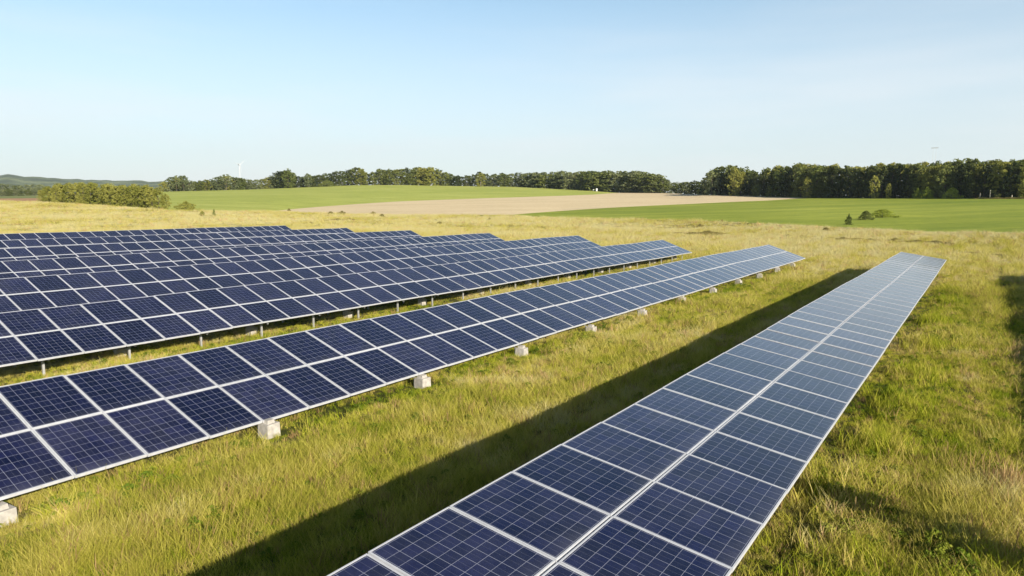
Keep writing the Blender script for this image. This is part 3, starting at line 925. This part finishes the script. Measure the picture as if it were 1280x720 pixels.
for i, (px, yt, w, lab) in enumerate([(745.5, 234.5, .85, "larger small white box at the edge of the even topped wood"),
                                      (741.5, 236, .6, "smaller white box on legs at the edge of the even topped wood")]):
    x, y, z, az = place(px, rD(px) - 6)
    o = tag(empty("field_box", (x, y, z), -az + .3), lab, "box")
    h = 1.7 - .6 * i
    g = MB(); g.box(-w / 2, w / 2, -w / 2, w / 2, .3, h); obj("body", g.mesh("body", M["pole"]), o)
    g = MB(); g.box(-w / 2 - .08, w / 2 + .08, -w / 2 - .08, w / 2 + .08, h, h + .12); obj("roof", g.mesh("roof", M["pole"]), o)
    for ax in (-1, 1):
        for ay in (-1, 1):
            g = MB(); g.box(ax * w * .4 - .05, ax * w * .4 + .05, ay * w * .4 - .05, ay * w * .4 + .05, -.2, .3); obj("leg", g.mesh("leg", M["wood"]), o)
for (px, hh, lab) in [(1224, 1.6, "weathered wooden stake before the dark wood, shorter and left of its neighbour"),
                      (1236.5, 2.4, "tallest weathered wooden stake before the dark wood at the far right"),
                      (1264, 1.0, "short pale wooden stake by the brush line at the far right")]:
    x, y, z, az = place(px, rD(px) - 3)
    g = MB(); g.tube([(0, 0, -.3), (.03, 0, hh)], [.11, .08], 7)
    tag(obj("wooden_stake", g.mesh("wooden_stake", M["wood"]), None, (x, y, z)), lab, "stake")
for (px, w) in [(1228, 14), (1245, 18), (1262, 14), (1275, 12)]:
    shrub("sedge", px, 249.3, 2.6, w, "low dry brush in the line before the dark wood at the far right", "brush", "dry_brush", "dry brush line", r=rD(px) - 4)

# ------------------------------------------------------------------ grass
def blades(n, hmin, hmax, spread, width, bend, rng, segs=3, lean=0.25):
    V = []; Fq = []; c = 0
    for _ in range(n):
        a = rng.uniform(0, 6.283); rad = spread * math.sqrt(rng.uniform(0, 1))
        bx_, by_ = rad * math.cos(a), rad * math.sin(a)
        h = rng.uniform(hmin, hmax); dirn = rng.uniform(0, 6.283); ln = rng.uniform(0, lean); bd = rng.uniform(.3, 1) * bend
        w = width * rng.uniform(.6, 1.3); fa = rng.uniform(0, 6.283)
        px_, py_ = math.cos(fa) * w / 2, math.sin(fa) * w / 2
        for s_ in range(segs + 1):
            t = s_ / segs; off = h * (ln * t + bd * t * t)
            x_, y_, z_ = bx_ + math.cos(dirn) * off, by_ + math.sin(dirn) * off, h * (t - .25 * bd * t * t) - .01
            k_ = 1 - t * .85
            V += [(x_ - px_ * k_, y_ - py_ * k_, z_), (x_ + px_ * k_, y_ + py_ * k_, z_)]
        for s_ in range(segs):
            Fq.append((c + 2 * s_, c + 2 * s_ + 1, c + 2 * s_ + 3, c + 2 * s_ + 2))
        c += 2 * (segs + 1)
    return np.array(V), np.array(Fq)
gcol = bpy.data.collections.new("grass_tufts")
rng = np.random.default_rng(3)
def tuft(name, V, Fq, mat, extra=None):
    me = mesh_np(name, V, [Fq], mat)
    o = bpy.data.objects.new(name, me); gcol.objects.link(o); return o
NT = 0
names = []
for v in range(3):
    tuft("tuft_a%d" % v, *blades(26, .07, .19, .13, .010, .4, rng), M["grass"])                 # short green
for v in range(3):
    tuft("tuft_b%d" % v, *blades(20, .12, .28, .12, .009, .38, rng, lean=.28), M["grass"])        # longer
for v in range(3):
    V1, F1 = blades(15, .22, .44, .12, .006, .25, rng, lean=.3)
    tuft("tuft_c%d" % v, V1, F1, M["straw"])                                                     # dry stalks
for v in range(2):
    gcol.objects.link(bpy.data.objects.new("tuft_d%d" % v, crown_mesh("weed", .20, .13, .01, 'dome', 30, 12, .030, M["weed"], 40 + v)))  # leafy weeds
for v in range(1):
    tuft("tuft_e%d" % v, *blades(14, .20, .36, .09, .014, .2, rng, lean=.3), M["rust"])           # docks, seed heads
# index ranges in alphabetical order
KA, KB, KC, KD, KE = (0, 3), (3, 6), (6, 9), (9, 11), (11, 12)

def vnoise(x, y, sc, seed):
    g_ = np.random.default_rng(seed).uniform(0, 1, (256, 256))
    X = x / sc; Y = y / sc
    i = np.floor(X).astype(int); j = np.floor(Y).astype(int); fx = X - i; fy = Y - j
    fx = fx * fx * (3 - 2 * fx); fy = fy * fy * (3 - 2 * fy)
    a = g_[i % 256, j % 256]; b_ = g_[(i + 1) % 256, j % 256]; c = g_[i % 256, (j + 1) % 256]; d = g_[(i + 1) % 256, (j + 1) % 256]
    return a * (1 - fx) * (1 - fy) + b_ * fx * (1 - fy) + c * (1 - fx) * fy + d * fx * fy

pts = []; idxs = []; scs = []
bands = [(3.5, 12, 400, 1.0, .62), (12, 22, 210, 1.1, .64), (22, 38, 95, 1.3, .66), (38, 62, 38, 1.7, .75), (62, 100, 13, 2.4, .95), (100, 235, 3.2, 3.3, 1.0)]
for (ra, rb, dens, sc, szz) in bands:
    a0, a1 = R(-44), R(44)
    area = .5 * (a1 - a0) * (rb * rb - ra * ra)
    n = int(area * dens)
    rr = np.sqrt(rng.uniform(ra * ra, rb * rb, n)); th = rng.uniform(a0, a1, n)
    x = rr * np.sin(th); y = rr * np.cos(th)
    s_ = x * DU[0] + y * DU[1]; h_ = x * HU[0] + y * HU[1]
    keep = rr < cv(B_, th)[0] - 1
    under = np.zeros(n, bool); hid = np.zeros(n, bool)
    low = np.zeros(n)
    for ri, (hm, zm, tilt, Lm, s0, k0, k1) in ROWS.items():
        ins = (s_ > s0 + k0 * MOD - .1) & (s_ < s0 + k1 * MOD + .1)
        w = Lm * math.cos(tilt)
        u = ins & (h_ > hm - w - .1) & (h_ < hm + w + .1)
        under |= u
        if ri >= 4: hid |= ins & (h_ > hm - w - 3.5) & (h_ < hm + w + 4.0)
        # green fringe in front of the low edge
        low = np.maximum(low, np.where(ins, np.clip(1 - np.abs(h_ - (hm - w - .3)) / 1.1, 0, 1), 0))
    keep &= ~hid
    clump = vnoise(x, y, .9, 1); big = vnoise(x, y, 6, 2); md = vnoise(x, y, 2.3, 4)
    keep &= (rng.uniform(0, 1, n) < .28 + 1.15 * clump)
    keep &= ~(under & (rng.uniform(0, 1, n) < .5))
    x, y, s_, h_, clump, big, md, under, low = [q[keep] for q in (x, y, s_, h_, clump, big, md, under, low)]
    n = len(x)
    u = rng.uniform(0, 1, n)
    dry = np.clip(.29 + .55 * (big - .35) + .45 * (md - .5) - .5 * low, .03, .75)
    wd = np.clip(.01 + .25 * np.clip(clump - .66, 0, 1) + .05 * low, 0, .3)
    if ra >= 38: dry = np.clip(dry + (.1 if ra < 60 else .3), 0, .9); wd = wd * 0
    ix = np.where(u < dry, rng.integers(*KC, n), np.where(u < dry + wd, rng.integers(*KD, n),
         np.where(u < dry + wd + .05, rng.integers(*KE, n), np.where(rng.uniform(0, 1, n) < .45, rng.integers(*KA, n), rng.integers(*KB, n)))))
    # mown right up to the rows, taller in patches
    sca = sc * rng.uniform(.7, 1.25, n) * (.72 + .55 * md)
    sca = np.where(under, sca * .6, sca)
    strk_ = vnoise(s_ + 500, h_ * 9 + 500, 5.0, 8)
    sca = sca * (.72 + .55 * strk_)
    for hc in (7.1, -1.9, 15.2):
        tr = np.minimum(np.abs(h_ - hc - .75), np.abs(h_ - hc + .75))
        sca = np.where((tr < .17) & (rng.uniform(0, 1, n) < .8), sca * .5, sca)
    # keep the faces of the front blocks of the second array clear
    bs = (s_ - (ROWS[2][4] + 0.45 - MOD * 1.42 + .09)) / (4 * MOD); dblk = np.abs(bs - np.round(bs)) * 4 * MOD
    near = (dblk < .42) & (np.abs(h_ - 9.9) < .55)
    sca = np.where(near, sca * .45, sca)
    pts.append(np.stack([x, y, ground_z(x, y)], -1)); idxs.append(ix); scs.append(np.stack([sca, sca, sca * szz / (1 if sc < 1.2 else sc / 1.15)], -1))
# hand placed taller weeds: along the low edge of the nearest array
for (s_c, h_c, n, sp, kr, sc) in [(8.2, 1.1, 50, .5, KB, 1.3), (7.0, 1.2, 12, .5, KD, 1.1), (6.4, .8, 70, .6, KB, 1.3), (10.5, 1.45, 60, .35, KB, 1.6), (10.6, 1.5, 14, .25, KD, 1.2), (13, 1.2, 50, .3, KB, 1.4),
                                  (16, 1.1, 50, .35, KB, 1.4), (19, 1.1, 50, .35, KB, 1.4), (23, 1.1, 60, .35, KB, 1.5), (28, 1.1, 60, .35, KB, 1.5), (34, 1.1, 60, .4, KB, 1.5), (16.5, 1.2, 8, .2, KD, 1.2), (24, 1.1, 8, .2, KD, 1.2),
                                  (9.3, -.4, 60, .35, KB, 1.4), (8.9, .1, 10, .2, KD, 1.3), (6.6, .7, 30, .3, KE, 1.3), (12.0, -.6, 30, .3, KE, 1.2), (9.6, -1.0, 40, .3, KE, 1.2)]:
    s_ = s_c + rng.normal(0, sp, n); h_ = h_c + rng.normal(0, sp * .8, n)
    x = s_ * DU[0] + h_ * HU[0]; y = s_ * DU[1] + h_ * HU[1]
    pts.append(np.stack([x, y, ground_z(x, y)], -1)); idxs.append(rng.integers(*kr, n)); q_ = sc * rng.uniform(.7, 1.2, n); scs.append(np.stack([q_, q_, q_], -1))
pts = np.concatenate(pts); idxs = np.concatenate(idxs).astype(np.int32); scs = np.concatenate(scs).astype(np.float32)
me = bpy.data.meshes.new("grass")
me.vertices.add(len(pts)); me.vertices.foreach_set("co", pts.astype(np.float32).ravel())
a = me.attributes.new("idx", 'INT', 'POINT'); a.data.foreach_set("value", idxs)
a = me.attributes.new("sc", 'FLOAT_VECTOR', 'POINT'); a.data.foreach_set("vector", scs.ravel())
rot = np.stack([rng.normal(0, .06, len(pts)), rng.normal(0, .06, len(pts)), rng.uniform(0, 6.283, len(pts))], -1).astype(np.float32)
a = me.attributes.new("rot", 'FLOAT_VECTOR', 'POINT'); a.data.foreach_set("vector", rot.ravel())
grass = obj("grass", me)
tag(grass, "rough meadow grass, green and straw coloured, growing between and beyond the arrays", "grass", kind="stuff")
ng = bpy.data.node_groups.new("scatter_grass", 'GeometryNodeTree')
ng.interface.new_socket("Geometry", in_out='INPUT', socket_type='NodeSocketGeometry')
ng.interface.new_socket("Geometry", in_out='OUTPUT', socket_type='NodeSocketGeometry')
gi = ng.nodes.new("NodeGroupInput"); go = ng.nodes.new("NodeGroupOutput")
ci = ng.nodes.new("GeometryNodeCollectionInfo"); ci.inputs["Collection"].default_value = gcol
ci.inputs["Separate Children"].default_value = True; ci.inputs["Reset Children"].default_value = True
iop = ng.nodes.new("GeometryNodeInstanceOnPoints")
def nattr(nm, ty):
    n_ = ng.nodes.new("GeometryNodeInputNamedAttribute"); n_.data_type = ty; n_.inputs["Name"].default_value = nm
    return n_.outputs["Attribute"]
iop.inputs["Pick Instance"].default_value = True
ng.links.new(gi.outputs[0], iop.inputs["Points"]); ng.links.new(ci.outputs[0], iop.inputs["Instance"])
ng.links.new(nattr("idx", 'INT'), iop.inputs["Instance Index"])
e2r = ng.nodes.new("FunctionNodeEulerToRotation")
ng.links.new(nattr("rot", 'FLOAT_VECTOR'), e2r.inputs[0]); ng.links.new(e2r.outputs[0], iop.inputs["Rotation"])
ng.links.new(nattr("sc", 'FLOAT_VECTOR'), iop.inputs["Scale"])
ng.links.new(iop.outputs[0], go.inputs[0])
md_ = grass.modifiers.new("scatter", 'NODES'); md_.node_group = ng
print("GRASS", len(pts))

# ------------------------------------------------------------------ air
g = MB(); g.box(-3500, 3500, -3500, 3500, -12.0, 260.0)
hz = bpy.data.materials.new("summer_air"); hz.use_nodes = True
nt = hz.node_tree; nt.nodes.clear()
o_ = nt.nodes.new("ShaderNodeOutputMaterial"); v_ = nt.nodes.new("ShaderNodeVolumePrincipled")
v_.inputs["Color"].default_value = (.80, .92, 1.0, 1); v_.inputs["Density"].default_value = 0.0001; v_.inputs["Anisotropy"].default_value = 0.3
nt.links.new(v_.outputs[0], o_.inputs["Volume"])
tag(obj("haze", g.mesh("haze", hz)), kind="stuff")
